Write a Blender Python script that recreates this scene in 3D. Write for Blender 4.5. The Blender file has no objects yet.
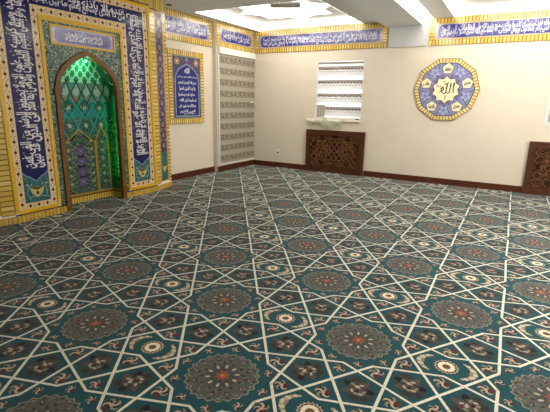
import bpy, math, random, unicodedata
from mathutils import Vector
from mathutils.geometry import tessellate_polygon
random.seed(7)
S = bpy.context.scene
COL = S.collection
PI = math.pi

# ------------------------------------------------------------------ helpers
def lin(c):
    r = []
    for v in c[:3]:
        v /= 255.0
        r.append(v / 12.92 if v <= 0.04045 else ((v + 0.055) / 1.055) ** 2.4)
    return tuple(r) + (1.0,)

def new_mat(name):
    m = bpy.data.materials.new(name)
    m.use_nodes = True
    return m, m.node_tree, m.node_tree.nodes['Principled BSDF']

def spec(b, v):
    b.inputs['Specular IOR Level'].default_value = v

def plain(name, rgb, rough=0.6, noise=0.06, scale=12.0, sp=0.3, bump=0.0, bscale=200.0, metal=0.0):
    m, nt, b = new_mat(name)
    tc = nt.nodes.new('ShaderNodeTexCoord')
    n = nt.nodes.new('ShaderNodeTexNoise'); n.inputs['Scale'].default_value = scale; n.inputs['Detail'].default_value = 4
    nt.links.new(tc.outputs['Object'], n.inputs['Vector'])
    r = nt.nodes.new('ShaderNodeValToRGB')
    c = lin(rgb)
    r.color_ramp.elements[0].position = 0.3; r.color_ramp.elements[1].position = 0.7
    r.color_ramp.elements[0].color = tuple(v * (1 - noise) for v in c[:3]) + (1,)
    r.color_ramp.elements[1].color = tuple(min(1, v * (1 + noise)) for v in c[:3]) + (1,)
    nt.links.new(n.outputs['Fac'], r.inputs['Fac']); nt.links.new(r.outputs['Color'], b.inputs['Base Color'])
    b.inputs['Roughness'].default_value = rough; b.inputs['Metallic'].default_value = metal; spec(b, sp)
    if bump:
        n2 = nt.nodes.new('ShaderNodeTexNoise'); n2.inputs['Scale'].default_value = bscale
        nt.links.new(tc.outputs['Object'], n2.inputs['Vector'])
        bp = nt.nodes.new('ShaderNodeBump'); bp.inputs['Strength'].default_value = bump; bp.inputs['Distance'].default_value = 0.004
        nt.links.new(n2.outputs['Fac'], bp.inputs['Height']); nt.links.new(bp.outputs['Normal'], b.inputs['Normal'])
    return m

def attr_mat(name, rough, sp, noise=0.1, scale=40.0, bump=0.0, bscale=300.0, sheen=0.0, trans=0.0, coat=0.0):
    """colour comes from the mesh colour attribute, broken up by noise"""
    m, nt, b = new_mat(name)
    a = nt.nodes.new('ShaderNodeAttribute'); a.attribute_name = 'Col'
    tc = nt.nodes.new('ShaderNodeTexCoord')
    n = nt.nodes.new('ShaderNodeTexNoise'); n.inputs['Scale'].default_value = scale; n.inputs['Detail'].default_value = 3
    nt.links.new(tc.outputs['Object'], n.inputs['Vector'])
    mr = nt.nodes.new('ShaderNodeMapRange')
    mr.inputs['From Min'].default_value = 0.25; mr.inputs['From Max'].default_value = 0.75
    mr.inputs['To Min'].default_value = 1 - noise; mr.inputs['To Max'].default_value = 1 + noise
    nt.links.new(n.outputs['Fac'], mr.inputs['Value'])
    mx = nt.nodes.new('ShaderNodeVectorMath'); mx.operation = 'SCALE'
    nt.links.new(a.outputs['Color'], mx.inputs[0]); nt.links.new(mr.outputs['Result'], mx.inputs['Scale'])
    nt.links.new(mx.outputs['Vector'], b.inputs['Base Color'])
    b.inputs['Roughness'].default_value = rough; spec(b, sp)
    if coat:
        b.inputs['Coat Weight'].default_value = coat; b.inputs['Coat Roughness'].default_value = 0.12
    if sheen:
        b.inputs['Sheen Weight'].default_value = sheen; b.inputs['Sheen Roughness'].default_value = 0.5
    if bump:
        n2 = nt.nodes.new('ShaderNodeTexNoise'); n2.inputs['Scale'].default_value = bscale
        nt.links.new(tc.outputs['Object'], n2.inputs['Vector'])
        bp = nt.nodes.new('ShaderNodeBump'); bp.inputs['Strength'].default_value = bump; bp.inputs['Distance'].default_value = 0.006
        nt.links.new(n2.outputs['Fac'], bp.inputs['Height']); nt.links.new(bp.outputs['Normal'], b.inputs['Normal'])
    if trans:
        out = nt.nodes['Material Output']
        t = nt.nodes.new('ShaderNodeBsdfTranslucent'); ms = nt.nodes.new('ShaderNodeMixShader'); ms.inputs['Fac'].default_value = trans
        nt.links.new(mx.outputs['Vector'], t.inputs['Color'])
        nt.links.new(b.outputs['BSDF'], ms.inputs[1]); nt.links.new(t.outputs['BSDF'], ms.inputs[2])
        nt.links.new(ms.outputs['Shader'], out.inputs['Surface'])
    return m

def mosaic(name, palette, scale, rough=0.25, sp=0.4):
    """glazed tile mosaic: small cells of a few colours round darker joints"""
    m, nt, b = new_mat(name)
    tc = nt.nodes.new('ShaderNodeTexCoord')
    v = nt.nodes.new('ShaderNodeTexVoronoi'); v.inputs['Scale'].default_value = scale
    nt.links.new(tc.outputs['Object'], v.inputs['Vector'])
    sep = nt.nodes.new('ShaderNodeSeparateColor'); nt.links.new(v.outputs['Color'], sep.inputs['Color'])
    r = nt.nodes.new('ShaderNodeValToRGB'); r.color_ramp.interpolation = 'CONSTANT'
    e = r.color_ramp.elements
    while len(e) < len(palette): e.new(0.5)
    acc = 0
    for k, (c, w) in enumerate(palette):
        e[k].position = acc; e[k].color = lin(c); acc += w
    nt.links.new(sep.outputs['Red'], r.inputs['Fac'])
    v2 = nt.nodes.new('ShaderNodeTexVoronoi'); v2.feature = 'DISTANCE_TO_EDGE'; v2.inputs['Scale'].default_value = scale
    nt.links.new(tc.outputs['Object'], v2.inputs['Vector'])
    mr = nt.nodes.new('ShaderNodeMapRange'); mr.inputs['From Max'].default_value = 0.12
    mr.inputs['To Min'].default_value = 0.35; mr.inputs['To Max'].default_value = 1.0
    nt.links.new(v2.outputs['Distance'], mr.inputs['Value'])
    mx = nt.nodes.new('ShaderNodeVectorMath'); mx.operation = 'SCALE'
    nt.links.new(r.outputs['Color'], mx.inputs[0]); nt.links.new(mr.outputs['Result'], mx.inputs['Scale'])
    nt.links.new(mx.outputs['Vector'], b.inputs['Base Color'])
    b.inputs['Roughness'].default_value = rough; spec(b, sp)
    return m

def emis(name, rgb, strength):
    m, nt, b = new_mat(name)
    b.inputs['Base Color'].default_value = lin(rgb)
    b.inputs['Emission Color'].default_value = lin(rgb); b.inputs['Emission Strength'].default_value = strength
    return m

def link_mesh(name, verts, faces, mats, parent=None, loc=(0, 0, 0), cols=None, midx=None, smooth=False):
    L = Vector(loc)
    me = bpy.data.meshes.new(name)
    me.from_pydata([tuple(Vector(v) - L) for v in verts], [], faces)
    for m in (mats if isinstance(mats, (list, tuple)) else [mats]): me.materials.append(m)
    if midx: me.polygons.foreach_set('material_index', midx)
    if cols:
        at = me.color_attributes.new('Col', 'FLOAT_COLOR', 'CORNER')
        flat = []
        for f, c in zip(faces, cols): flat.extend(c * len(f))
        at.data.foreach_set('color', flat)
    if smooth: me.polygons.foreach_set('use_smooth', [True] * len(faces))
    me.update()
    o = bpy.data.objects.new(name, me); COL.objects.link(o)
    if parent is not None: o.parent = parent
    else: o.location = L
    return o

class Solid:
    """collects boxes / prisms / tubes into one mesh"""
    def __init__(s): s.v = []; s.f = []
    def box(s, x0, x1, y0, y1, z0, z1):
        n = len(s.v)
        s.v += [(x, y, z) for z in (z0, z1) for y in (y0, y1) for x in (x0, x1)]
        for q in ((0, 2, 3, 1), (4, 5, 7, 6), (0, 1, 5, 4), (1, 3, 7, 5), (3, 2, 6, 7), (2, 0, 4, 6)): s.f.append([n + i for i in q])
        return s
    def hexa(s, p):
        n = len(s.v); s.v += p
        for q in ((0, 2, 3, 1), (4, 5, 7, 6), (0, 1, 5, 4), (1, 3, 7, 5), (3, 2, 6, 7), (2, 0, 4, 6)): s.f.append([n + i for i in q])
        return s
    def quad(s, *p):
        n = len(s.v); s.v += list(p); s.f.append(list(range(n, n + len(p)))); return s
    def prism(s, pts, fn, h0, h1):
        """closed polygon pts (u,v), fn(u,v,h)"""
        n = len(s.v); k = len(pts)
        s.v += [fn(u, v, h0) for u, v in pts] + [fn(u, v, h1) for u, v in pts]
        s.f.append([n + i for i in range(k)][::-1]); s.f.append([n + k + i for i in range(k)])
        for i in range(k): s.f.append([n + i, n + (i + 1) % k, n + k + (i + 1) % k, n + k + i])
        return s
    def ribbon(s, A, B, fn, h0, h1, closed=False):
        """band between two poly-lines A and B, with thickness h0..h1"""
        k = len(A); n = len(s.v)
        for L, h in ((A, h0), (B, h0), (A, h1), (B, h1)): s.v += [fn(u, v, h) for u, v in L]
        R = range(k if closed else k - 1)
        for i in R:
            j = (i + 1) % k
            a, b, c, d = n, n + k, n + 2 * k, n + 3 * k
            s.f += [[a + i, b + i, b + j, a + j], [c + i, c + j, d + j, d + i], [a + i, a + j, c + j, c + i], [b + i, d + i, d + j, b + j]]
        if not closed:
            for i in (0, k - 1): s.f.append([n + i, n + 2 * k + i, n + 3 * k + i, n + k + i])
        return s
    def tube(s, pts, r, seg=10):
        pts = [Vector(p) for p in pts]; n0 = len(s.v)
        for i, p in enumerate(pts):
            d = (pts[min(i + 1, len(pts) - 1)] - pts[max(i - 1, 0)]).normalized()
            up = Vector((0, 0, 1)) if abs(d.z) < 0.9 else Vector((1, 0, 0))
            a = d.cross(up).normalized(); b = d.cross(a)
            s.v += [tuple(p + r * (math.cos(2 * PI * k / seg) * a + math.sin(2 * PI * k / seg) * b)) for k in range(seg)]
        for i in range(len(pts) - 1):
            for k in range(seg):
                q = n0 + i * seg; k2 = (k + 1) % seg
                s.f.append([q + k, q + k2, q + seg + k2, q + seg + k])
        s.f.append([n0 + k for k in range(seg)][::-1]); s.f.append([len(s.v) - seg + k for k in range(seg)])
        return s
    def lathe(s, prof, c, axis='z', seg=24):
        """prof list of (r,h)"""
        n = len(s.v); k = len(prof)
        for i in range(seg):
            a = 2 * PI * i / seg
            for r, h in prof:
                x, y = r * math.cos(a), r * math.sin(a)
                s.v.append((c[0] + x, c[1] + y, c[2] + h) if axis == 'z' else (c[0] + x, c[1] + h, c[2] + y))
        for i in range(seg):
            j = (i + 1) % seg
            for q in range(k - 1): s.f.append([n + i * k + q, n + j * k + q, n + j * k + q + 1, n + i * k + q + 1])
        s.f.append([n + i * k for i in range(seg)]); s.f.append([n + i * k + k - 1 for i in range(seg)])
        return s
    def build(s, name, mat, parent=None, loc=(0, 0, 0), smooth=False):
        return link_mesh(name, s.v, s.f, mat, parent, loc, smooth=smooth)

STEP = 0.0005
class Pat:
    """flat inlay: coloured polygons in (u,v), stacked by layer, laid on a surface by fn(u,v,h)"""
    def __init__(s, fn, mats, clip=None, step=STEP): s.fn = fn; s.mats = mats; s.p = []; s.clip = clip; s.step = step; s.off = (0, 0); s.L = 0
    def poly(s, pts, col, layer=None, mat=0):
        ox, oy = s.off
        pts = [(u + ox, v + oy) for u, v in pts]
        if s.clip:
            pts = clip_rect(pts, s.clip)
            if len(pts) < 3: return
        s.p.append((pts, col, s.L if layer is None else layer, mat))
    def rect(s, u0, v0, u1, v1, col, layer=None, mat=0): s.poly([(u0, v0), (u1, v0), (u1, v1), (u0, v1)], col, layer, mat)
    def frame(s, u0, v0, u1, v1, w, col, layer=None, mat=0):
        s.rect(u0, v0, u1, v0 + w, col, layer, mat); s.rect(u0, v1 - w, u1, v1, col, layer, mat)
        s.rect(u0, v0 + w, u0 + w, v1 - w, col, layer, mat); s.rect(u1 - w, v0 + w, u1, v1 - w, col, layer, mat)
    def ell(s, cu, cv, ru, rv, col, layer=None, n=14, mat=0, rot=0.0):
        c, q = math.cos(rot), math.sin(rot)
        s.poly([(cu + c * ru * math.cos(2 * PI * k / n) - q * rv * math.sin(2 * PI * k / n), cv + q * ru * math.cos(2 * PI * k / n) + c * rv * math.sin(2 * PI * k / n)) for k in range(n)], col, layer, mat)
    def lobed(s, cu, cv, r, amp, k, col, layer=None, n=None, mat=0, ph=0.0):
        n = n or k * 6
        s.poly([(cu + (r + amp * math.cos(k * 2 * PI * i / n)) * math.cos(2 * PI * i / n + ph), cv + (r + amp * math.cos(k * 2 * PI * i / n)) * math.sin(2 * PI * i / n + ph)) for i in range(n)], col, layer, mat)
    def seg(s, a, b, w, col, layer=None, ext=0.0, mat=0):
        dx, dy = b[0] - a[0], b[1] - a[1]; l = math.hypot(dx, dy) or 1e-9; dx /= l; dy /= l
        a = (a[0] - dx * ext, a[1] - dy * ext); b = (b[0] + dx * ext, b[1] + dy * ext); nx, ny = -dy * w / 2, dx * w / 2
        s.poly([(a[0] - nx, a[1] - ny), (b[0] - nx, b[1] - ny), (b[0] + nx, b[1] + ny), (a[0] + nx, a[1] + ny)], col, layer, mat)
    def line(s, pts, w, col, layer=None, closed=False, mat=0):
        """mitred poly-line, w a number or a list of widths"""
        n = len(pts); A = []; B = []
        for i, p in enumerate(pts):
            p0 = pts[i - 1] if (closed or i) else p; p1 = pts[(i + 1) % n] if (closed or i < n - 1) else p
            d0 = Vector((p[0] - p0[0], p[1] - p0[1])); d1 = Vector((p1[0] - p[0], p1[1] - p[1]))
            if d0.length < 1e-9: d0 = d1
            if d1.length < 1e-9: d1 = d0
            d0.normalize(); d1.normalize(); t = d0 + d1
            if t.length < 1e-6: t = d1
            t.normalize(); nn = Vector((-t.y, t.x)); cs = max(0.4, nn.dot(Vector((-d1.y, d1.x))))
            h = (w[i] if isinstance(w, (list, tuple)) else w) / 2 / cs
            A.append((p[0] + nn.x * h, p[1] + nn.y * h)); B.append((p[0] - nn.x * h, p[1] - nn.y * h))
        for i in range(n if closed else n - 1):
            j = (i + 1) % n
            s.poly([B[i], B[j], A[j], A[i]], col, layer, mat)
    def text(s, string, u0, v0, u1, v1, col, layer=None, rot=0, bold=0.02, keep=False):
        """letters fitted in a box; rot 0, 90 or -90 degrees"""
        P, W = text_polys(string, bold)
        if not P: return
        ys = [q[1] for p in P for q in p]; xs = [q[0] for p in P for q in p]
        y0, y1, x0, x1 = min(ys), max(ys), min(xs), max(xs)
        bw, bh = (u1 - u0, v1 - v0) if rot == 0 else (v1 - v0, u1 - u0)
        sx, sy = bw / (x1 - x0), bh / (y1 - y0)
        if keep: sx = sy = min(sx, sy)
        cu, cv = (u0 + u1) / 2, (v0 + v1) / 2
        for p in P:
            q = []
            for x, y in p:
                a, b = (x - (x0 + x1) / 2) * sx, (y - (y0 + y1) / 2) * sy
                if rot == 90: a, b = -b, a
                elif rot == -90: a, b = b, -a
                q.append((cu + a, cv + b))
            s.poly(q, col, layer)
    def build(s, name, parent=None, loc=(0, 0, 0)):
        V = []; F = []; C = []; M = []; cache = {}
        for pts, col, layer, mat in s.p:
            n = len(V); V += [s.fn(u, v, 0.0003 + layer * s.step) for u, v in pts]
            F.append(list(range(n, n + len(pts))))
            if col not in cache: cache[col] = lin(col)
            C.append(cache[col]); M.append(mat)
        return link_mesh(name, V, F, s.mats, parent, loc, C, M)

def clip_rect(pts, r):
    for ax, val, sg in ((0, r[0], 1), (0, r[2], -1), (1, r[1], 1), (1, r[3], -1)):
        if all((p[ax] - val) * sg >= 0 for p in pts): continue
        out = []
        for i, p in enumerate(pts):
            q = pts[i - 1]; a = (q[ax] - val) * sg; b = (p[ax] - val) * sg
            if (a >= 0) != (b >= 0):
                t = a / (a - b); out.append((q[0] + t * (p[0] - q[0]), q[1] + t * (p[1] - q[1])))
            if b >= 0: out.append(p)
        pts = out
        if len(pts) < 3: return []
    return pts

# ------------------------------------------------------------------ arabic lettering
FORMS = {}
for cp in range(0xFE70, 0xFEFD):
    d = unicodedata.decomposition(chr(cp)).split()
    if len(d) == 2: FORMS.setdefault(chr(int(d[1], 16)), {})[d[0].strip('<>')] = chr(cp)
    elif len(d) == 3 and d[1] == '0644': FORMS.setdefault('\u0644' + chr(int(d[2], 16)), {})[d[0].strip('<>')] = chr(cp)
def shape(t):
    u = []; i = 0; out = []
    while i < len(t):
        if t[i] == '\u0644' and t[i:i + 2] in FORMS and len(t[i:i + 2]) == 2: u.append(t[i:i + 2]); i += 2
        else: u.append(t[i]); i += 1
    for i, c in enumerate(u):
        f = FORMS.get(c)
        if not f: out.append(c); continue
        jp = i > 0 and 'initial' in FORMS.get(u[i - 1], {})
        jn = i + 1 < len(u) and 'final' in FORMS.get(u[i + 1], {}) and 'initial' in f
        k = 'medial' if jp and jn and 'medial' in f else 'final' if jp and 'final' in f else 'initial' if jn else 'isolated'
        out.append(f.get(k, f.get('isolated', c)))
    return ''.join(reversed(out))
GL = {}
def raw_glyph(body, bold):
    cu = bpy.data.curves.new('lettering', 'FONT'); cu.body = body; cu.size = 1; cu.resolution_u = 2; cu.offset = bold
    o = bpy.data.objects.new('lettering', cu); COL.objects.link(o)
    bpy.context.view_layer.update()
    me = bpy.data.meshes.new_from_object(o.evaluated_get(bpy.context.evaluated_depsgraph_get()))
    P = [[(me.vertices[i].co.x, me.vertices[i].co.y) for i in p.vertices] for p in me.polygons]
    bpy.data.objects.remove(o); bpy.data.curves.remove(cu); bpy.data.meshes.remove(me)
    return P
def right_edge(P): return max((q[0] for p in P for q in p), default=0)
def glyph(ch, bold):
    if (ch, bold) not in GL:
        if '|' not in GL: GL['|'] = right_edge(raw_glyph('|', 0))
        GL[(ch, bold)] = (raw_glyph(ch, bold) if ch != ' ' else [], right_edge(raw_glyph(ch + '|', 0)) - GL['|'])
    return GL[(ch, bold)]
def text_polys(t, bold):
    x = 0; R = []
    for ch in shape(t):
        P, adv = glyph(ch, bold)
        R += [[(a + x, b) for a, b in p] for p in P]; x += adv
    return R, x

V1 = 'الله لا اله الا هو الحى القيوم لا تاخذه سنة ولا نوم'
V2 = 'له ما فى السموات وما فى الارض من ذا الذى يشفع عنده'
V3 = 'الا باذنه يعلم ما بين ايديهم وما خلفهم ولا يحيطون'
V4 = 'بشىء من علمه الا بما شاء وسع كرسيه السموات والارض'
V5 = 'ولا يوده حفظهما وهو العلى العظيم'
BASM = 'بسم الله الرحمن الرحيم'

def tag(o, label=None, cat=None, group=None, kind=None):
    if label: o['label'] = label
    if cat: o['category'] = cat
    if group: o['group'] = group
    if kind: o['kind'] = kind
    return o
def empty(name, loc, label, cat, group=None):
    o = bpy.data.objects.new(name, None); COL.objects.link(o); o.location = loc; o.empty_display_size = 0.2
    return tag(o, label, cat, group)
def struct(o): o['kind'] = 'structure'; return o

# ------------------------------------------------------------------ colours and materials
BLUE = (30, 34, 128); BLUE_D = (22, 22, 88); WHITE = (232, 232, 236); LAV = (148, 146, 188)
GOLD = (205, 160, 40); YEL = (222, 190, 92); CREAM = (232, 206, 160); BRN = (122, 90, 44); DRED = (96, 26, 34)
TEAL = (40, 104, 112); PURP = (88, 72, 122)

M_wall = plain('wall_paint', (223, 212, 195), 0.75, 0.02, 2.0, 0.15)
M_ceil = plain('ceiling_paint', (234, 234, 233), 0.8, 0.015, 2.0, 0.1)
M_white = plain('white_gloss', (228, 226, 220), 0.4, 0.02)
M_skirt = plain('dark_red_wood', (84, 40, 24), 0.45, 0.25, 30, 0.3)
M_panelwood = plain('walnut_carved_wood', (80, 45, 28), 0.45, 0.25, 25, 0.3)
M_lattice = plain('pale_walnut_lattice', (124, 84, 54), 0.5, 0.2, 25, 0.2)
M_archwood = plain('brown_arch_wood', (116, 78, 32), 0.4, 0.2, 25, 0.4)
M_gap = plain('dark_recess', (62, 36, 22), 0.8, 0.1)
M_gold = plain('gold_moulding', (222, 176, 40), 0.3, 0.1, 30, 0.5)
M_glaze = attr_mat('glazed_tile_paint', 0.13, 0.8, 0.07, 60)
M_mihrab = attr_mat('mihrab_glazed_tile', 0.13, 0.7, 0.08, 50)
M_niche = attr_mat('niche_painted_tile', 0.5, 0.3, 0.12, 50)
M_matte = attr_mat('printed_panel', 0.45, 0.3, 0.05, 40)
M_carpet = attr_mat('woven_wool', 0.95, 0.05, 0.2, 120, 0.5, 260, sheen=0.12)
M_blind = attr_mat('woven_blind_fabric', 0.8, 0.15, 0.12, 90)
M_sheer = attr_mat('sheer_blind_fabric', 0.8, 0.1, 0.06, 90, trans=0.6)
M_mos = mosaic('teal_mosaic', [((72, 118, 110), .3), ((104, 142, 126), .22), ((40, 70, 70), .18), ((190, 192, 162), .16), ((134, 116, 72), .06), ((84, 118, 128), .08)], 80)
M_mosn = mosaic('niche_mosaic', [((52, 96, 88), .34), ((70, 124, 100), .2), ((34, 58, 56), .2), ((150, 160, 120), .12), ((112, 92, 52), .08), ((74, 70, 112), .06)], 72, 0.5, 0.25)
M_mosj = mosaic('green_jamb_mosaic', [((30, 110, 66), .4), ((70, 150, 92), .25), ((18, 60, 44), .2), ((130, 170, 110), .15)], 48, 0.55, 0.2)
M_teal = mosaic('turquoise_tile', [((44, 100, 112), .4), ((60, 122, 128), .3), ((70, 128, 116), .2), ((110, 140, 130), .1)], 80)
M_purp = mosaic('violet_tile', [((78, 66, 110), .4), ((98, 86, 128), .3), ((58, 46, 74), .2), ((150, 132, 150), .1)], 80)
M_cove = emis('cove_light_white', (255, 250, 240), 4.6)
M_tube = emis('ceiling_panel_white', (255, 248, 236), 7.0)
M_lamp = emis('green_lamp_glow', (140, 255, 200), 20.0)
M_black = plain('black_plastic', (16, 16, 18), 0.4, 0.05)
M_vent = plain('grey_grille', (96, 92, 78), 0.5, 0.08)

# ------------------------------------------------------------------ camera
f_px = 413.92
yaw, pitch, roll = math.radians(29.345), math.radians(14.098), math.radians(-1.192)
cam_d = bpy.data.cameras.new('camera'); cam = bpy.data.objects.new('camera', cam_d); COL.objects.link(cam)
cam_d.sensor_fit = 'HORIZONTAL'; cam_d.sensor_width = 36; cam_d.lens = f_px / 550 * 36; cam_d.clip_start = 0.05
Fw = Vector((-math.sin(yaw) * math.cos(pitch), math.cos(yaw) * math.cos(pitch), -math.sin(pitch)))
Rt = Vector((math.cos(yaw), math.sin(yaw), 0)); Dn = Fw.cross(Rt)
Rr = math.cos(roll) * Rt + math.sin(roll) * Dn; Dr = -math.sin(roll) * Rt + math.cos(roll) * Dn
from mathutils import Matrix
mw = Matrix((Rr, -Dr, -Fw)).transposed().to_4x4(); mw.translation = Vector((5.435, -8.569, 1.5))
cam.matrix_world = mw
S.camera = cam

# ------------------------------------------------------------------ room shell
CZ = 3.045          # soffit
XR, YF = 9.0, -10.6 # right wall, wall behind the camera
XL = -0.12           # wall with the plaque
struct(Solid().box(-0.5, XR + .2, YF - .2, 0.3, -0.12, -0.014).build('floor', plain('screed', (120, 116, 108))))
# back wall with two window openings
W1 = (1.575, 2.63, 1.165, 2.37); W2 = (5.87, 6.92, 1.20, 2.40)
bw = Solid()
def wall_strip(x0, x1, holes):
    xs = x0
    for a, b, z0, z1 in holes:
        bw.box(xs, a, 0.0, 0.18, -0.014, 3.3); bw.box(a, b, 0.0, 0.18, -0.014, z0); bw.box(a, b, 0.0, 0.18, z1, 3.3); xs = b
    bw.box(xs, x1, 0.0, 0.18, -0.014, 3.3)
wall_strip(-0.4, XR, [W1, W2])
struct(bw.build('wall_back', M_wall))
lw = Solid(); lw.box(-0.4, -0.02, -1.435, 0.0, -0.014, 3.3); struct(lw.build('wall_left_pier', M_wall))
lw = Solid(); lw.box(-0.4, XL, YF, -1.435, -0.014, 3.3); struct(lw.build('wall_left', M_wall))
struct(Solid().box(XR, XR + .15, YF, 0.18, -0.014, 3.3).build('wall_right', M_wall))
struct(Solid().box(-0.4, XR + .15, YF - .15, YF, -0.014, 3.3).build('wall_front', M_wall))
# skirting
def skirt(name, x0, x1, y0, y1): struct(Solid().box(x0, x1, y0, y1, 0.0, 0.118).build(name, M_skirt))
skirt('baseboard_back_left', 0.0, 1.40, -0.018, -0.001)
skirt('baseboard_back', 2.775, 5.71, -0.018, -0.001)
skirt('baseboard_back_right', 7.07, XR, -0.018, -0.001)
skirt('baseboard_left_pier', -0.019, 0.0, -1.435, -0.02)
skirt('baseboard_left', XL + .001, XL + .019, -3.06, -1.438)
# ceiling
TR = [(0.14, 2.56), (4.24, 6.66)]; TY = -2.25; TZ = 3.2; SZ = 3.3
c = Solid()
for x0, x1, y0, y1 in ((-0.4, XR + .1, YF, -4.3), (-0.4, 3.70, -4.3, TY), (3.89, XR + .1, -4.3, TY), (-0.4, TR[0][0], TY, 0), (TR[0][1], 3.70, TY, 0), (3.89, TR[1][0], TY, 0), (TR[1][1], XR + .1, TY, 0)):
    c.box(x0, x1, y0, y1, CZ, 3.42)
ceiling = struct(c.build('ceiling', M_ceil))
for i, (x0, x1) in enumerate(TR):
    cx, cy, R = (x0 + x1) / 2, TY / 2, 0.98
    star = []
    for k in range(16):
        a = k * PI / 8; r = R if k % 2 == 0 else R * 0.765
        star.append((cx + r * math.cos(a), cy + r * math.sin(a)))
    outer = [(x0, TY), (x1, TY), (x1, 0), (x0, 0)]
    tris = tessellate_polygon([[Vector((*p, 0)) for p in outer], [Vector((*p, 0)) for p in star]])
    allp = outer + star
    s = Solid()
    for t in tris: s.quad(*[(allp[j][0], allp[j][1], TZ) for j in t])
    s.build('star_cutout_panel', M_ceil, ceiling)
    s = Solid()
    for k in range(16):
        a, b = star[k], star[(k + 1) % 16]
        s.quad((*a, TZ), (*b, TZ), (*b, SZ), (*a, SZ))
    s.quad(*[(*p, SZ) for p in star])
    s.build('star_light_panel', M_cove, ceiling)
    s = Solid(); e = 0.002
    s.quad((x0 + e, TY + e, CZ), (x1 - e, TY + e, CZ), (x1 - e, TY + e, TZ), (x0 + e, TY + e, TZ))
    s.quad((x1 - e, TY + e, CZ), (x1 - e, -e, CZ), (x1 - e, -e, TZ), (x1 - e, TY + e, TZ))
    s.quad((x1 - e, -e, CZ + .03), (x0 + e, -e, CZ + .03), (x0 + e, -e, TZ), (x1 - e, -e, TZ))
    s.quad((x0 + e, -e, CZ), (x0 + e, TY + e, CZ), (x0 + e, TY + e, TZ), (x0 + e, -e, TZ))
    s.build('cove_light_strip', M_cove, ceiling)
struct(Solid().box(3.02, 3.70, YF, -0.001, 2.95, CZ + .002).build('trim_1', M_ceil))
sl = Solid(); sl.quad((3.703, -4.29, 2.953), (3.703, -.003, 2.953), (3.703, -.003, 3.2), (3.703, -4.29, 3.2)); sl.quad((3.703, -4.29, 3.2), (3.703, -.003, 3.2), (3.888, -.003, 3.2), (3.888, -4.29, 3.2))
sl.build('cove_light_slot', M_cove, ceiling)
struct(Solid().box(3.085, 3.80, -.03, -.001, 2.575, 2.949).build('trim_2', plain('pale_grey_paint', (196, 197, 197), .7, .01, 2, .1)))

# ------------------------------------------------------------------ carpet
cp_fn = lambda u, v, h: (u, v, h)
KT = (25, 73, 80); KM = (84, 86, 81); KS = (220, 216, 198); KB = (22, 24, 28); KC = (182, 164, 142); KR = (92, 40, 44)
KO = (152, 80, 56); KG = (80, 74, 66); KL = (136, 132, 116); KDk = (50, 48, 44)
Px, Py, R0 = 1.08, 1.503, 0.28
def vv(k, o=(0, 0)): return (o[0] + R0 * math.cos(math.radians(k)), o[1] + R0 * math.sin(math.radians(k)))
def sprig(P, u, v, s, L):
    a0 = random.uniform(0, PI)
    P.ell(u, v, s * 1.15, s * .8, (56, 64, 64), L - .4, 9, rot=a0 + 1); P.ell(u, v, s, s * .55, KB if random.random() < .6 else KDk, L, 8, rot=a0)
    for k in range(5):
        a = a0 + k * 1.257 + .3
        P.line([(u + q * s * math.cos(a + w_), v + q * s * math.sin(a + w_)) for q, w_ in ((.1, 0), (.5, .12), (.85, .5), (.98, .95))], [s * .22, s * .34, s * .26, s * .1], (KC, KL, KC, KR, KL)[k], L + 1)
    P.ell(u, v, s * .22, s * .22, (214, 160, 150), L + 2, 6)
def spray(P, u, v, s, ang, L):
    ca, sa = math.cos(ang), math.sin(ang)
    g = lambda a, b: (u + ca * a - sa * b, v + sa * a + ca * b)
    P.ell(*g(0, 0), s * 1.25, s * .95, (48, 62, 63), L - .5, 12, rot=ang)
    for k in range(7):
        a = 2 * PI * k / 7 + .2
        P.ell(*g(s * .75 * math.cos(a), s * .6 * math.sin(a)), s * .42, s * .24, (KDk, KB, KG)[k % 3], L, 8, rot=a + ang)
    P.ell(*g(0, 0), s * .72, s * .55, KG, L + 1, 12, rot=ang)
    for k in range(9):
        a = 2 * PI * k / 9
        P.ell(*g(s * .5 * math.cos(a), s * .4 * math.sin(a)), s * .17, s * .09, (KC, KL, KDk, KC, KR, KL, KDk, KC, KL)[k], L + 2, 7, rot=a * 1.7)
    P.ell(*g(-.15 * s, .05 * s), s * .22, s * .13, KC, L + 3, 8, rot=ang + .5)
    P.ell(*g(.2 * s, -.1 * s), s * .16, s * .1, KB, L + 3, 8, rot=ang)
    P.ell(*g(.03 * s, .03 * s), s * .1, s * .1, KR, L + 4, 7)
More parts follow.
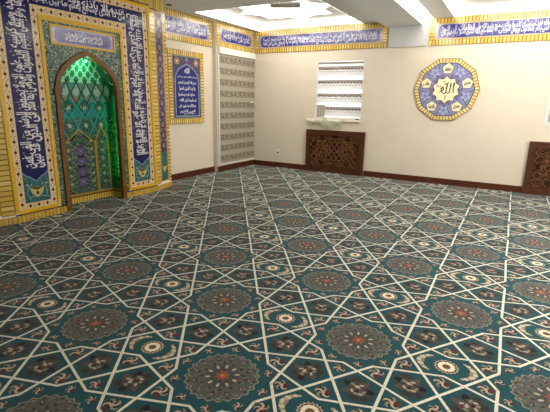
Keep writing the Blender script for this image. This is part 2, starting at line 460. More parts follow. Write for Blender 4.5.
def unit(P, near):
    # decagon medallion
    P.lobed(0, 0, .206, .009, 24, KL, 1, 120)
    P.lobed(0, 0, .198, .008, 24, KM, 2, 120)
    for k in range(24):
        a = 2 * PI * k / 24
        P.ell(.186 * math.cos(a), .186 * math.sin(a), .011, .006, KDk if k % 2 else KL, 3, 6, rot=a + PI / 2)
    for k in range(12):
        a = 2 * PI * (k + .5) / 12
        P.ell(.15 * math.cos(a), .15 * math.sin(a), .024, .012, (KR, KDk, KG)[k % 3], 3, 8, rot=a)
        P.ell(.158 * math.cos(a), .158 * math.sin(a), .010, .006, KL, 4, 6, rot=a)
        P.ell(.118 * math.cos(a + .26), .118 * math.sin(a + .26), .014, .008, KDk, 3, 6, rot=a)
    P.lobed(0, 0, .098, .006, 10, (70, 70, 66), 4, 50)
    for k in range(16):
        a = 2 * PI * k / 16; P.ell(.13 * math.cos(a), .13 * math.sin(a), .016, .005, (104, 102, 92), 3.5, 6, rot=a + 1.0); P.ell(.172 * math.cos(a + .2), .172 * math.sin(a + .2), .014, .005, (112, 108, 98), 3.5, 6, rot=a - .7)
    for k in range(10):
        a = 2 * PI * k / 10
        P.ell(.082 * math.cos(a), .082 * math.sin(a), .017, .009, KC, 5, 8, rot=a)
    for k in range(8):
        a = 2 * PI * k / 8
        P.ell(.028 * math.cos(a), .028 * math.sin(a), .02, .008, KO, 5, 7, rot=a)
    P.ell(0, 0, .013, .013, (180, 120, 92), 6, 8)
    # sprigs round the medallion
    for k in range(10):
        a = math.radians(36 * k)
        P_ = .262
        sprig(P, P_ * math.cos(a), P_ * math.sin(a), .028, 1)
    # eye rosette in the hexagon above, with two crescents
    eu, ev = 0, Py / 2
    P.lobed(eu, ev, .066, .006, 18, KC, 1, 72); P.lobed(eu, ev, .058, .004, 18, (96, 66, 48), 2, 72)
    P.lobed(eu, ev, .048, .003, 12, (232, 222, 196), 3, 48); P.ell(eu, ev, .024, .024, (108, 78, 52), 4, 12)
    for sgn in (-1, 1):
        for k in range(11):
            a = math.radians(-62 + 12.4 * k)
            r = .028 - .0012 * abs(k - 5) * 2
            P.ell(eu + sgn * (.045 + .105 * math.cos(a)), ev + .088 * math.sin(a), r * .8, r * .62, (196, 186, 160) if k % 2 else (158, 144, 120), 1 + k % 2, 8)
        P.ell(eu + sgn * .135, ev, .012, .02, (150, 120, 96), 3, 8)
    for sx in (-1, 1):
        for sy in (-1, 1):
            spray(P, sx * .151, sy * .463, .088, sx * sy * math.radians(54), 1)
            sprig(P, sx * .201, sy * .278, .046, 1)
            sprig(P, sx * .217, sy * .646, .042, 1)
    for sy in (-1, 1):
        sprig(P, 0, sy * .581, .046, 1); sprig(P, 0, sy * .342, .036, 1)
    # straps
    UR, UL, LR, LL = (Px / 2, Py / 2), (-Px / 2, Py / 2), (Px / 2, -Py / 2), (-Px / 2, -Py / 2)
    thick = [(vv(162), vv(342, UL)), (vv(18), vv(198, UR)), (vv(126), vv(162, UR)), (vv(54), vv(18, UL)), (vv(306), vv(342, LL)), (vv(234), vv(198, LR))]
    thin = [(vv(90), vv(270, UR)), (vv(90), vv(270, UL)), (vv(126), (-.54, .105)), (vv(54), (.54, .105)), (vv(234), (-.54, -.105)), (vv(306), (.54, -.105))]
    for i, (a, b) in enumerate(thick): P.seg(a, b, .0172, KS, 7 + (i % 2) * .4, .0045)
    for i, (a, b) in enumerate(thin): P.seg(a, b, .015, KS, 6 + (i % 2) * .4, .003)
carpet = empty('carpet', (4.2, -5.3, 0), 'wall to wall teal prayer carpet woven with cream star straps and grey medallions', 'carpet')
base = Solid().box(0.002, XR - .02, YF + .02, -0.001, -0.012, 0.0)
for name_, cl in (('carpet_field', (0.0, YF + .05, XR - .05, -.02)), ('carpet_edge', (XL + .02, -3.05, 0.0, -1.45))):
    P = Pat(cp_fn, [M_carpet], cl, 0.00035)
    P.rect(cl[0], cl[1], cl[2], cl[3], KT, 0)
    for i in range(-6, 7):
        for j in range(-5, 6):
            for h in (0, .5):
                o = (4.203 + (i + h) * Px, -5.437 + (j + h) * Py)
                if o[0] < cl[0] - .8 or o[0] > min(cl[2], 8.4) + .8 or o[1] < cl[1] - 1.2 or o[1] > cl[3] + 1.2: continue
                P.off = o; unit(P, True)
    P.build(name_, carpet, carpet.location)
# strip the carpet base (backing)
base.build('carpet_backing', M_carpet, carpet, carpet.location)
carpet_back = bpy.data.objects['carpet_backing']
at = carpet_back.data.color_attributes.new('Col', 'FLOAT_COLOR', 'CORNER'); at.data.foreach_set('color', list(lin(KT)) * len(at.data))

# ------------------------------------------------------------------ bricked yellow borders
def bricks_h(P, u0, u1, v0, v1, pitch, L, c1=YEL, c2=BRN, gap=.3, vary=True):
    """row of blocks along u"""
    P.rect(u0, v0, u1, v1, c2, L)
    n = max(1, round((u1 - u0) / pitch)); p = (u1 - u0) / n
    for k in range(n):
        c = c1 if not vary else random.choice((c1, (230, 204, 124), (212, 178, 80)))
        P.rect(u0 + k * p + p * gap / 2, v0 + .004, u0 + (k + 1) * p - p * gap / 2, v1 - .004, c, L + 1)
def bricks_v(P, u0, u1, v0, v1, pitch, L, c1=YEL, c2=BRN, gap=.3):
    P.rect(u0, v0, u1, v1, c2, L)
    n = max(1, round((v1 - v0) / pitch)); p = (v1 - v0) / n
    for k in range(n):
        c = random.choice((c1, (230, 204, 124), (212, 178, 80)))
        P.rect(u0 + .004, v0 + k * p + p * gap / 2, u1 - .004, v0 + (k + 1) * p - p * gap / 2, c, L + 1)
def brick_frame(P, u0, v0, u1, v1, w, pitch, L):
    bricks_h(P, u0, u1, v0, v0 + w, pitch, L); bricks_h(P, u0, u1, v1 - w, v1, pitch, L)
    bricks_v(P, u0, u0 + w, v0 + w, v1 - w, pitch, L); bricks_v(P, u1 - w, u1, v0 + w, v1 - w, pitch, L)
    P.frame(u0 + w - .006, v0 + w - .006, u1 - w + .006, v1 - w + .006, .012, GOLD, L + 2)
def rrect(u0, v0, u1, v1, r, n=5):
    pts = []
    for cu, cv, a0 in ((u1 - r, v0 + r, -90), (u1 - r, v1 - r, 0), (u0 + r, v1 - r, 90), (u0 + r, v0 + r, 180)):
        for k in range(n + 1):
            a = math.radians(a0 + 90 * k / n); pts.append((cu + r * math.cos(a), cv + r * math.sin(a)))
    return pts
def callig(P, u0, v0, u1, v1, lines, L, rot=0, col=WHITE, bold=.004):
    """two interleaved tiers of lettering, thuluth fashion"""
    n = len(lines)
    for k in range(int((u1 - u0) * (v1 - v0) * 230)):
        a, b, q = random.uniform(u0 + .01, u1 - .01), random.uniform(v0 + .01, v1 - .01), random.uniform(0, PI)
        l = random.uniform(.008, .022)
        P.line([(a, b), (a + l * math.cos(q), b + l * math.sin(q)), (a + l * math.cos(q) + .6 * l * math.cos(q + 1.3), b + l * math.sin(q) + .6 * l * math.sin(q + 1.3))], .0055, col, L + .8)
    for k, t in enumerate(lines):
        if rot == 0:
            h = (v1 - v0); a, b = (v0, v0 + h * .66) if k % 2 == 0 else (v0 + h * .36, v1)
            if n == 1: a, b = v0, v1
            P.text(t, u0, a, u1, b, col, L + .4 * (k % 2), 0, bold)
        else:
            w = (u1 - u0); lo, hi = (0, .66) if k % 2 == 0 else (.36, 1)
            if n == 1: lo, hi = 0, 1
            if rot == -90: P.text(t, u0 + w * lo, v0, u0 + w * hi, v1, col, L + .4 * (k % 2), rot, bold)
            else: P.text(t, u1 - w * hi, v0, u1 - w * lo, v1, col, L + .4 * (k % 2), rot, bold)

# ------------------------------------------------------------------ friezes
def frieze(fn, length, z0, z1, texts, label, loc, cut=None):
    t = empty('mounted_frieze', loc, label, 'frieze', 'calligraphy friezes under the ceiling')
    s = Solid()
    H = z1 - z0; D = .018
    outl = [(0, 0), (length, 0), (length, H), (0, H)]
    if cut == 'right': outl = [(0, 0), (length, 0)] + [(length - .16 + .16 * math.cos(math.radians(a)), H - .16 + .16 * math.sin(math.radians(a))) for a in range(0, 91, 15)] + [(0, H)]
    s.prism(outl, fn, 0.001, D)
    s.build('backing_board', M_gold, t, loc)
    g = lambda u, v, h: fn(u, v, h + D)
    w = .092
    P = Pat(g, [M_glaze])
    bricks_h(P, 0, length, 0, w, .058, 0)
    if cut == 'right':
        bricks_h(P, 0, length - .16, H - w, H, .058, 0); bricks_v(P, length - w, length, w, H - .16, .058, 0)
        for k in range(4):
            a0, a1 = math.radians(90 * k / 4 + 3), math.radians(90 * (k + 1) / 4 - 3); c_ = (length - .16, H - .16)
            P.poly([(c_[0] + r * math.cos(a), c_[1] + r * math.sin(a)) for r, a in ((.075, a0), (.156, a0), (.156, a1), (.075, a1))], YEL, 1)
    else:
        bricks_h(P, 0, length, H - w, H, .058, 0); bricks_v(P, length - w, length, w, H - w, .058, 0)
    bricks_v(P, 0, w, w, H - w, .058, 0)
    P.build('brick_border', t, loc)
    P = Pat(g, [M_glaze])
    P.rect(w, w, length - w, H - w, LAV, 1)
    P.frame(w, w, length - w, H - w, .012, (214, 176, 70), 2)
    for cu in (w + .06, length - w - .06):
        for cv in (w + .05, H - w - .05): P.lobed(cu, cv, .028, .008, 6, (196, 186, 214), 2, 36); P.lobed(cu, cv, .014, .004, 5, DRED, 3, 30)
    P.poly(rrect(w + .05, w + .02, length - w - .05, H - w - .02, .1), (196, 176, 110), 2)
    P.poly(rrect(w + .058, w + .028, length - w - .058, H - w - .028, .095), BLUE, 3)
    # thin arabesque scrolls behind the letters
    n = int((length - .4) / .13)
    for k in range(n):
        cu = w + .14 + k * .13
        P.line([(cu + .05 * math.cos(q), H / 2 + (.05 if k % 2 else -.05) + .045 * math.sin(q)) for q in [i * .7 for i in range(7)]], .006, (96, 100, 176), 4)
    P.build('tile_panel', t, loc)
    P = Pat(g, [M_glaze])
    u0, u1 = w + .11, length - w - .11
    m = len(texts)
    for k, tx in enumerate(texts):
        a = u1 - (u1 - u0) * (k + 1) / m; b = u1 - (u1 - u0) * k / m
        callig(P, a + .01, w + .04, b - .01, H - w - .04, tx, 6)
    P.build('calligraphy', t, loc)
    return t
FZ0, FZ1 = 2.578, CZ
frieze(lambda u, v, h: (.022 + u, -h, FZ0 + v), 3.055 - .022, FZ0, FZ1, [['الله لا اله الا هو الحى', 'القيوم لا تاخذه سنة ولا نوم'], ['له ما فى السموات وما فى', 'الارض من ذا الذى يشفع'], ['عنده الا باذنه يعلم ما', 'بين ايديهم وما خلفهم'], ['ولا يحيطون بشىء من علمه', 'الا بما شاء وسع كرسيه']],
       'long blue calligraphy frieze above the bright window, running from corner to beam', (0.022, 0, FZ0), 'right')
frieze(lambda u, v, h: (3.84 + u, -h, FZ0 + v), 3.2, FZ0, FZ1, [['السموات والارض ولا يوده', 'حفظهما وهو العلى العظيم'], ['لا اكراه فى الدين قد', 'تبين الرشد من الغى'], ['فمن يكفر بالطاغوت ويومن', 'بالله فقد استمسك بالعروة'], ['الوثقى لا انفصام لها', 'والله سميع عليم الله ولى'], ['الذين امنوا يخرجهم من', 'الظلمات الى النور']],
       'blue calligraphy frieze right of the ceiling beam, above the round plaque', (3.84, 0, FZ0))
frieze(lambda u, v, h: (-.02 + h, -1.42 + u, FZ0 + v), 1.395, FZ0, FZ1, [['نصر من الله وفتح', 'قريب وبشر المؤمنين']],
       'short blue calligraphy frieze above the tall patterned blind in the corner', (-.02, -1.42, FZ0))
frieze(lambda u, v, h: (XL + h, -3.05 + u, FZ0 - .03 + v), 1.60, FZ0 - .03, FZ1 - .0, [[BASM, 'ادع الى سبيل ربك بالحكمة']],
       'blue calligraphy frieze above the arched text plaque beside the prayer niche', (XL, -3.05, FZ0))

# ------------------------------------------------------------------ arched text plaque
pl = empty('wall_plaque', (XL, -2.15, 1.06), 'rectangular blue plaque with arched lines of white text in a yellow brick frame', 'plaque')
PL0, PLW, PLH = (-2.735, 1.062), .985, 1.335
pfn = lambda u, v, h: (XL + h, PL0[0] + u, PL0[1] + v)
Solid().prism([(0, 0), (PLW, 0), (PLW, PLH), (0, PLH)], pfn, .001, .02).build('backing_board', M_gold, pl, pl.location)
pg = lambda u, v, h: pfn(u, v, h + .02)
P = Pat(pg, [M_matte]); brick_frame(P, 0, 0, PLW, PLH, .09, .055, 0); P.build('brick_border', pl, pl.location)
P = Pat(pg, [M_matte, M_purp])
P.rect(.09, .09, PLW - .09, PLH - .09, PURP, 1, 1)
P.frame(.10, .10, PLW - .10, PLH - .10, .014, (120, 150, 150), 2)
arch = [(.16, .14), (PLW - .16, .14), (PLW - .16, .80)] + [(PLW / 2 + (PLW / 2 - .16) * math.cos(t) * (1 - .12 * math.sin(t)), .80 + .27 * math.sin(t) ** .85) for t in [math.radians(a) for a in (20, 40, 58, 74)]] + [(PLW / 2, 1.10)] + [(PLW / 2 - (PLW / 2 - .16) * math.cos(t) * (1 - .12 * math.sin(t)), .80 + .27 * math.sin(t) ** .85) for t in [math.radians(a) for a in (74, 58, 40, 20)]] + [(.16, .80)]
P.poly(arch, (30, 38, 120), 2); P.line(arch, .022, (150, 160, 176), 3, True)
for cu in (.225, PLW - .225):
    P.ell(cu, 1.135, .062, .062, CREAM, 3, 20); P.ell(cu, 1.135, .052, .052, DRED, 4, 20); P.lobed(cu, 1.135, .028, .008, 6, CREAM, 5, 36)
P.lobed(PLW / 2, 1.18, .03, .008, 6, LAV, 3, 36)
P.build('tile_panel', pl, pl.location)
P = Pat(pg, [M_matte])
P.text('الله', PLW / 2 - .07, .93, PLW / 2 + .07, 1.03, WHITE, 4, 0, .04)
P.text('ان الله وملائكته يصلون على النبى', .22, .845, PLW - .22, .885, WHITE, 4, 0, .03)
for k, t in enumerate((BASM, 'يا ايها الذين امنوا', 'صلوا عليه وسلموا', 'تسليما ان الله', 'وملائكته يصلون على', 'النبى الكريم')):
    z = .715 - k * .105
    P.text(t, .24 + .03 * (k % 2), z, PLW - .24 - .02 * (k % 3), z + (.082 if k < 2 else .07), WHITE, 4, 0, .035)
P.text('صدق الله العظيم', .38, .165, PLW - .28, .205, WHITE, 4, 0, .03)
P.build('lettering', pl, pl.location)

# ------------------------------------------------------------------ round (ten-sided) plaque
MC = (4.235, 1.785)
md = empty('hanging_decagon_plaque', (MC[0], 0, MC[1] - .56), 'ten-sided lavender plaque with central calligraphy star and yellow brick rim', 'plaque')
RX = .585
dec = lambda r, a0=0: [(r * math.cos(math.radians(a0 + 36 * k)), r * math.sin(math.radians(a0 + 36 * k))) for k in range(10)]
mfn = lambda u, v, h: (MC[0] + u, -h, MC[1] + v)
Solid().prism(dec(RX), mfn, .001, .025).build('backing_board', M_gold, md, md.location)
mg = lambda u, v, h: mfn(u, v, h + .025)
P = Pat(mg, [M_matte])
P.poly(dec(RX), (136, 112, 62), 0)
D1, D0 = dec(RX - .012), dec(RX - .082)
for k in range(10):
    a, b, c_, d = D1[k], D1[(k + 1) % 10], D0[(k + 1) % 10], D0[k]
    n = 6
    for i in range(n):
        f0, f1 = (i + .12) / n, (i + .86) / n
        mixp = lambda p, q, f: (p[0] + (q[0] - p[0]) * f, p[1] + (q[1] - p[1]) * f)
        P.poly([mixp(d, c_, f0), mixp(d, c_, f1), mixp(a, b, f1), mixp(a, b, f0)], random.choice(((222, 200, 130), (232, 216, 154), (228, 204, 130))), 1)
    P.ell(D1[k][0] * .95, D1[k][1] * .95, .014, .014, (70, 64, 96), 2, 8)
P.build('brick_border', md, md.location)
P = Pat(mg, [M_matte])
P.poly(dec(RX - .085), (66, 66, 96), 2); P.poly(dec(RX - .098), (136, 138, 178), 3)
W_ = RX - .1
for k in range(5):   # dark lattice lines of the star pattern
    a = math.radians(90 + 72 * k)
    for sg in (-1, 1):
        p0 = (W_ * .98 * math.cos(a + sg * .32), W_ * .98 * math.sin(a + sg * .32))
        a2 = a + sg * math.radians(72)
        p1 = (.30 * math.cos(a + sg * math.radians(36)), .30 * math.sin(a + sg * math.radians(36)))
        P.seg(p0, p1, .012, (92, 86, 120), 4)
        p2 = (.20 * math.cos(a2), .20 * math.sin(a2)); P.seg(p1, p2, .014, (92, 86, 120), 4)
for k in range(5):
    a = math.radians(90 + 72 * k); c0 = (.375 * math.cos(a), .375 * math.sin(a))
    pent = lambda r: [(c0[0] + r * math.cos(a + math.radians(72 * i)), c0[1] + r * math.sin(a + math.radians(72 * i))) for i in range(5)]
    P.poly(pent(.112), (96, 92, 128), 5); P.poly(pent(.100), (240, 228, 188), 6)
    b = a + math.radians(36); c1 = (.375 * math.cos(b), .375 * math.sin(b))
    P.lobed(c1[0], c1[1], .066, .022, 5, (176, 182, 214), 5, 40, ph=b); P.lobed(c1[0], c1[1], .036, .012, 5, (128, 134, 186), 6, 40, ph=b)
    for sg in (-1, 1):
        c2 = (.265 * math.cos(a + sg * .3), .265 * math.sin(a + sg * .3))
        P.lobed(c2[0], c2[1], .026, .008, 5, (120, 104, 140), 5, 30, ph=a)
st = lambda r1, r2: [((r1 if k % 2 == 0 else r2) * math.cos(math.radians(90 + 18 * k)), (r1 if k % 2 == 0 else r2) * math.sin(math.radians(90 + 18 * k))) for k in range(20)]
P.poly(st(.262, .212), (78, 62, 90), 7); P.poly(st(.243, .196), (244, 232, 192), 8)
P.build('star_pattern', md, md.location)
P = Pat(mg, [M_matte])
INK = (28, 26, 30)
AL = lambda pts: [(1.04 * a + .004, 1.04 * b + .002) for a, b in pts]
P.line(AL([(.125, -.055), (.118, .02), (.126, .12)]), [.9 * q for q in [.02, .022, .034]], INK, 9)                       # alif
P.line(AL([(.075, .11), (.066, .02), (.060, -.045), (.03, -.06), (.005, -.05)]), [.9 * q for q in [.03, .022, .02, .018, .014]], INK, 9.4)
P.line(AL([(.012, .09), (.006, 0), (.0, -.05), (-.02, -.068), (-.05, -.06)]), [.9 * q for q in [.03, .02, .02, .018, .016]], INK, 9.8)
P.line(AL([(-.045, -.062), (-.075, -.03), (-.085, .02), (-.055, .045), (-.04, .005), (-.075, -.02), (-.115, -.05)]), [.9 * q for q in [.016, .02, .024, .022, .018, .016, .01]], INK, 10.2)
P.line(AL([(-.03, .11), (-.015, .09), (0, .115), (.018, .095), (.032, .125)]), .013, INK, 10.6)
P.line(AL([(-.07, .13), (-.02, .15)]), .012, INK, 10.6)
P.line(AL([(.0, -.1), (-.004, -.18)]), [.9 * q for q in [.02, .008]], INK, 10.6)
P.text('جل جلاله', -.17, .04, -.09, .09, INK, 9, 0, .03)
for k, t in enumerate(('محمد', 'على', 'فاطمه', 'حسن', 'حسين')):
    a = math.radians(90 + 72 * k); c0 = (.375 * math.cos(a), .375 * math.sin(a))
    P.text(t, c0[0] - .055, c0[1] - .04, c0[0] + .055, c0[1] + .04, INK, 7, 0, .05)
P.build('calligraphy', md, md.location)

# ------------------------------------------------------------------ tall zebra blind in the corner
bl = empty('tall_zebra_blind', (0, -.7, .16), 'tall floor-length grey-beige zebra blind with scroll bands in the corner', 'blind')
Y0, Y1, BZ0, BZ1 = -1.375, -.035, .165, 2.44
bfn = lambda u, v, h: (.012 + h, Y0 + u, BZ0 + v)
Solid().box(-.018, .05, -1.40, -.035, 2.44, 2.565).build('valance', M_white, bl, bl.location)
Solid().box(-.018, .012, -1.405, Y0, .12, 2.44).build('side_rail', M_white, bl, bl.location)
Solid().box(.006, .03, Y0, Y1, .145, .172).build('bottom_rail', M_white, bl, bl.location)
Solid().box(.0, .012, Y0, Y1, .165, 2.44).build('fabric_core', M_white, bl, bl.location)
P = Pat(bfn, [M_blind])
BW, BH = Y1 - Y0, BZ1 - BZ0; NB = 10; ph = BH / NB
def scroll_bands(P, BW, BH, NB, base, band, dark, light, frac=.62, shift=0.0):
    ph = BH / NB
    P.rect(0, 0, BW, BH, base, 0)
    for k in range(NB):
        v0 = BH - (k + 1) * ph + ph * (1 - frac) / 2 + shift; v1 = v0 + ph * frac; vc = (v0 + v1) / 2; hh = (v1 - v0) / 2
        P.rect(0, v0, BW, v1, band, 1)
        n = max(3, int(BW / .155)); pu = BW / n
        for i in range(n):
            cu = (i + .5) * pu; sg = 1 if i % 2 else -1
            sp = [(cu + sg * hh * (.9 - .1 * q) * math.cos(q * .95), vc + hh * (.85 - .1 * q) * math.sin(q * .95)) for q in range(8)]
            P.line(sp, [.012, .02, .026, .026, .024, .02, .016, .012], dark, 2)
            P.ell(cu, vc, hh * .26, hh * .26, dark, 3, 9)
            for q in range(5):
                a = q * 1.256 + i
                P.ell(cu + pu * .42 + hh * .35 * math.cos(a), vc + hh * .6 * math.sin(a), hh * .26, hh * .14, dark if q % 2 else light, 2, 7, rot=a)
            P.ell(cu + pu * .45, vc - hh * .5, hh * .3, hh * .18, dark, 3, 8, rot=.5)
        P.rect(0, v0 - .006, BW, v0 + .004, light, 3); P.rect(0, v1 - .004, BW, v1 + .006, light, 3)
scroll_bands(P, BW, BH, NB, (172, 163, 147), (151, 141, 125), (116, 107, 93), (180, 171, 155), .68)
P.build('fabric', bl, bl.location)
Solid().box(.016, .03, -.2, -.1, 1.47, 1.50).build('fabric_clip', M_white, bl, bl.location)

# ------------------------------------------------------------------ windows
def window(name, W, frame=.035, proud=0.0):
    x0, x1, z0, z1 = W; s = Solid(); d0, d1 = -proud, .17
    s.box(x0, x0 + frame, d0, d1, z0, z1); s.box(x1 - frame * .5, x1, d0, d1, z0, z1)
    s.box(x0 + frame, x1 - frame * .5, d0, d1, z1 - frame * .5, z1); s.box(x0 + frame, x1 - frame * .5, d0, d1, z0, z0 + frame * .6)
    o = struct(s.build(name, M_white))
    g = Solid().box(x0 + frame, x1 - frame * .5, .13, .14, z0 + frame * .6, z1 - frame * .5)
    mg_, nt, b = new_mat('window_glass'); b.inputs['Base Color'].default_value = (.9, .95, 1, 1); b.inputs['Transmission Weight'].default_value = 1; b.inputs['Roughness'].default_value = .02; b.inputs['IOR'].default_value = 1.1
    g.build('pane', mg_, o)
    return o
window('window_1', W1); window('window_2', W2, .05, .006)
# blind in the bright window
wb = empty('window_blind', (2.1, .03, 1.2), 'white zebra blind glowing with daylight in the back wall window', 'blind')
x0, x1, z0, z1 = W1[0] + .036, W1[1] - .02, W1[2] + .03, W1[3] - .03
Solid().box(x0, x1, .012, .06, z1 - .04, z1).build('headrail', plain('grey_rail', (150, 140, 130)), wb, wb.location)
wfn = lambda u, v, h: (x0 + u, .045 - h, z0 + v)
P = Pat(wfn, [M_sheer], step=.001)
BWw, BHw = x1 - x0, z1 - .04 - z0
P.rect(0, 0, BWw, BHw, (250, 248, 246), 0)
nb = 4; ph = BHw / nb
for k in range(nb):
    top = BHw - k * ph - .045
    P.rect(0, top - .195, BWw, top + .01, (206, 200, 194), 1)
    P.rect(0, top - .052, BWw, top, (186, 178, 170), 2)
    for i in range(14):
        cu = (i + .5) * BWw / 14
        P.ell(cu, top - .055, .034, .016, (128, 116, 106), 3, 9, rot=.3 * (-1) ** i)
        P.ell(cu + .03, top - .105, .026, .012, (178, 170, 162), 3, 8)
        P.ell(cu - .01, top - .025, .02, .008, (200, 192, 186), 3, 8)
P.build('fabric', wb, wb.location)
Solid().box(x0, x1, .022, .046, z0 - .018, z0 + .012).build('bottom_rail', M_white, wb, wb.location)
Solid().box(x1 - .10, x1 - .02, .0, .03, z0 - .028, z0 - .004).build('chain_weight', M_black, wb, wb.location)
# folded corner of fabric at the lower left
P = Pat(lambda u, v, h: (x0 + u, .02 - h + .05 * u, z0 + v), [M_blind], step=.001)
P.rect(0, 0, .19, .27, (184, 176, 166), 0)
for i in range(7):
    for j in range(3): P.ell(.035 + .06 * j, .03 + .035 * i, .022, .01, (150, 142, 132), 1, 8, rot=i + j)
P.build('folded_fabric', wb, wb.location)
# blind in the right-hand window
rb = empty('window_blind', (6.4, .0, 1.25), 'grey scroll patterned zebra blind in the white framed window at the right edge', 'blind')
x2, x3 = W2[0] + .052, W2[1] - .027
Solid().box(x2, x3, .005, .05, W2[3] - .09, W2[3] - .02).build('headrail', M_white, rb, rb.location)
P = Pat(lambda u, v, h: (x2 + u, .03 - h, W2[2] + .035 + v), [M_blind], step=.0008)
scroll_bands(P, x3 - x2, W2[3] - .09 - W2[2] - .035, 6, (196, 198, 200), (168, 170, 174), (128, 130, 134), (206, 208, 210))
P.build('fabric', rb, rb.location)
Solid().box(x2, x3, .012, .03, W2[2] + .031, W2[2] + .05).build('bottom_rail', M_white, rb, rb.location)

# ------------------------------------------------------------------ carved wooden radiator covers
def radiator(x0, label):
    w, h = 1.345, .925; loc = (x0 + w / 2, -.03, 0)
    t = empty('radiator_cover', loc, label, 'radiator cover', 'carved wooden radiator covers')
    fn = lambda u, v, hh: (x0 + u, -hh, .004 + v)
    s = Solid(); b = .105
    s.box(x0, x0 + b, -.055, -.001, .004, h); s.box(x0 + w - b, x0 + w, -.055, -.001, .004, h)
    s.box(x0 + b, x0 + w - b, -.055, -.001, h - b, h); s.box(x0 + b, x0 + w - b, -.055, -.001, .004, b + .03)
    s.build('frame', M_panelwood, t, loc)
    Solid().box(x0 + b, x0 + w - b, -.02, -.001, b + .03, h - b).build('back_board', M_gap, t, loc)
    P = Solid(); cx, cy = w / 2, (b + .03 + h - b) / 2; hw, hh = (w - 2 * b) / 2, (h - 2 * b - .03) / 2
    def rib(pts, wd, closed=False):
        A, B = [], []
        n = len(pts)
        for i, p in enumerate(pts):
            q0 = pts[i - 1] if (closed or i) else p; q1 = pts[(i + 1) % n] if (closed or i < n - 1) else p
            d = Vector((q1[0] - q0[0], q1[1] - q0[1])); d = d.normalized() if d.length > 1e-9 else Vector((1, 0))
            cl = lambda a, b_: (min(max(a, b + .002), w - b - .002), min(max(b_, b + .032), h - b - .002))
            A.append(cl(p[0] - d.y * wd / 2, p[1] + d.x * wd / 2)); B.append(cl(p[0] + d.y * wd / 2, p[1] - d.x * wd / 2))
        P.ribbon(A, B, fn, .019, .042, closed)
    N = 40
    circ = lambda cu, cv, ru, rv: [(cx + cu + ru * math.cos(2 * PI * k / N), cy + cv + rv * math.sin(2 * PI * k / N)) for k in range(N)]
    for ru, rv in ((.50, .26), (.43, .21), (.30, .30), (.2, .3)): rib(circ(0, 0, ru, rv), .016, True)
    for sg in (-1, 1):
        for ru, rv in ((.2, .14), (.15, .1), (.09, .055)): rib(circ(sg * .3, 0, ru, rv), .016, True)
        for q in range(-3, 4):
            rib([(cx + sg * (-.36 + .12 * q) + t_ * .36 * sg, cy - .22 + t_ * .44) for t_ in [k / 8 for k in range(9)]], .013)
        for sy in (-1, 1):
            rib(circ(sg * .46, sy * .26, .085, .07), .016, True); rib(circ(sg * .46, sy * .26, .04, .032), .014, True)
            rib([(cx + sg * (.14 + .30 * t_), cy + sy * (.31 - .05 * math.sin(t_ * 9))) for t_ in [k / 10 for k in range(11)]], .016)
            rib([(cx + sg * (.53 - .03 * math.sin(t_ * 8)), cy + sy * (.02 + .18 * t_)) for t_ in [k / 10 for k in range(11)]], .014)
            rib(circ(sg * .14, sy * .29, .06, .04), .014, True)
    P.build('carved_lattice', M_lattice, t, loc)
    s = Solid()
    for (a, c_, d, e) in ((b - .012, b + .018 , b + .012, h - b + .012), (w - b - .012, b + .018, w - b + .012, h - b + .012), (b + .012, b + .018, w - b - .012, b + .04), (b + .012, h - b - .012, w - b - .012, h - b + .012)):
        s.box(x0 + a, x0 + d, -.064, -.055, .004 + c_, .004 + e)
    s.build('inner_moulding', M_skirt, t, loc)
radiator(1.412, 'carved dark wood radiator cover under the bright window')
radiator(5.715, 'carved dark wood radiator cover at the right edge below the grey blind')

# ------------------------------------------------------------------ socket
so = empty('wall_socket', (.665, 0, .355), 'small white double wall socket low on the back wall', 'socket')
so_fn = lambda u, v, h: (.665 + u, -h, .36 + v)
Solid().prism(rrect(-.062, -.068, .062, .068, .012), so_fn, .001, .012).build('cover_plate', M_white, so, so.location)
s = Solid().lathe([(.026, -.0125), (.026, -.0135), (.02, -.0135)], (.668, 0, .345), 'y', 20); s.build('outlet', plain('socket_grey', (120, 108, 88)), so, so.location)

# ------------------------------------------------------------------ crumpled bag on the sill
sill = struct(Solid().box(1.40, 2.62, -.035, -.001, 1.122, 1.138).build('window_1_sill', M_wall))
bag_v, bag_f = [], []
NU, NV = 34, 16
random.seed(3)
prof = [(-.01, 1.152), (-.03, 1.152), (-.055, 1.152), (-.08, 1.150), (-.09, 1.135), (-.093, 1.12)]
for i in range(NU + 1):
    u = i / NU
    x = 1.40 + .84 * u
    drop = .05 + .132 * math.exp(-((u - .62) / .25) ** 2) + .06 * math.exp(-((u - .12) / .12) ** 2)
    up = .008 + .05 * math.exp(-((u - .5) / .07) ** 2) + .012 * math.exp(-((u - .15) / .1) ** 2)
    for j in range(NV + 1):
        v = j / NV
        fold = .018 * math.sin(u * 31 + v * 4) + .012 * math.sin(u * 57 - v * 9) + .008 * math.sin(v * 17 + u * 11)
        if v < .55:
            q = v / .55; y = -.006 - .036 * q + .2 * fold * q; z = 1.153 + up * math.sin(PI * min(1, q * .9 + .1)) + max(0, fold) * .7 + .004
        else:
            q = (v - .55) / .45; y = -.044 - .012 * math.sin(q * PI) - abs(fold) * .6; z = 1.153 - drop * q + .3 * fold * q
        bag_v.append((x + .02 * math.sin(v * 7 + u * 9), min(y, -.008 if z > 1.15 else -.038), z))
for i in range(NU):
    for j in range(NV):
        a = i * (NV + 1) + j; bag_f.append([a, a + NV + 1, a + NV + 2, a + 1])
m_bag, nt, b = new_mat('thin_pale_green_plastic')
b.inputs['Base Color'].default_value = lin((208, 205, 182)); b.inputs['Roughness'].default_value = .3; b.inputs['Transmission Weight'].default_value = .25
tx = nt.nodes.new('ShaderNodeTexNoise'); tx.inputs['Scale'].default_value = 30; bpn = nt.nodes.new('ShaderNodeBump'); bpn.inputs['Strength'].default_value = .4
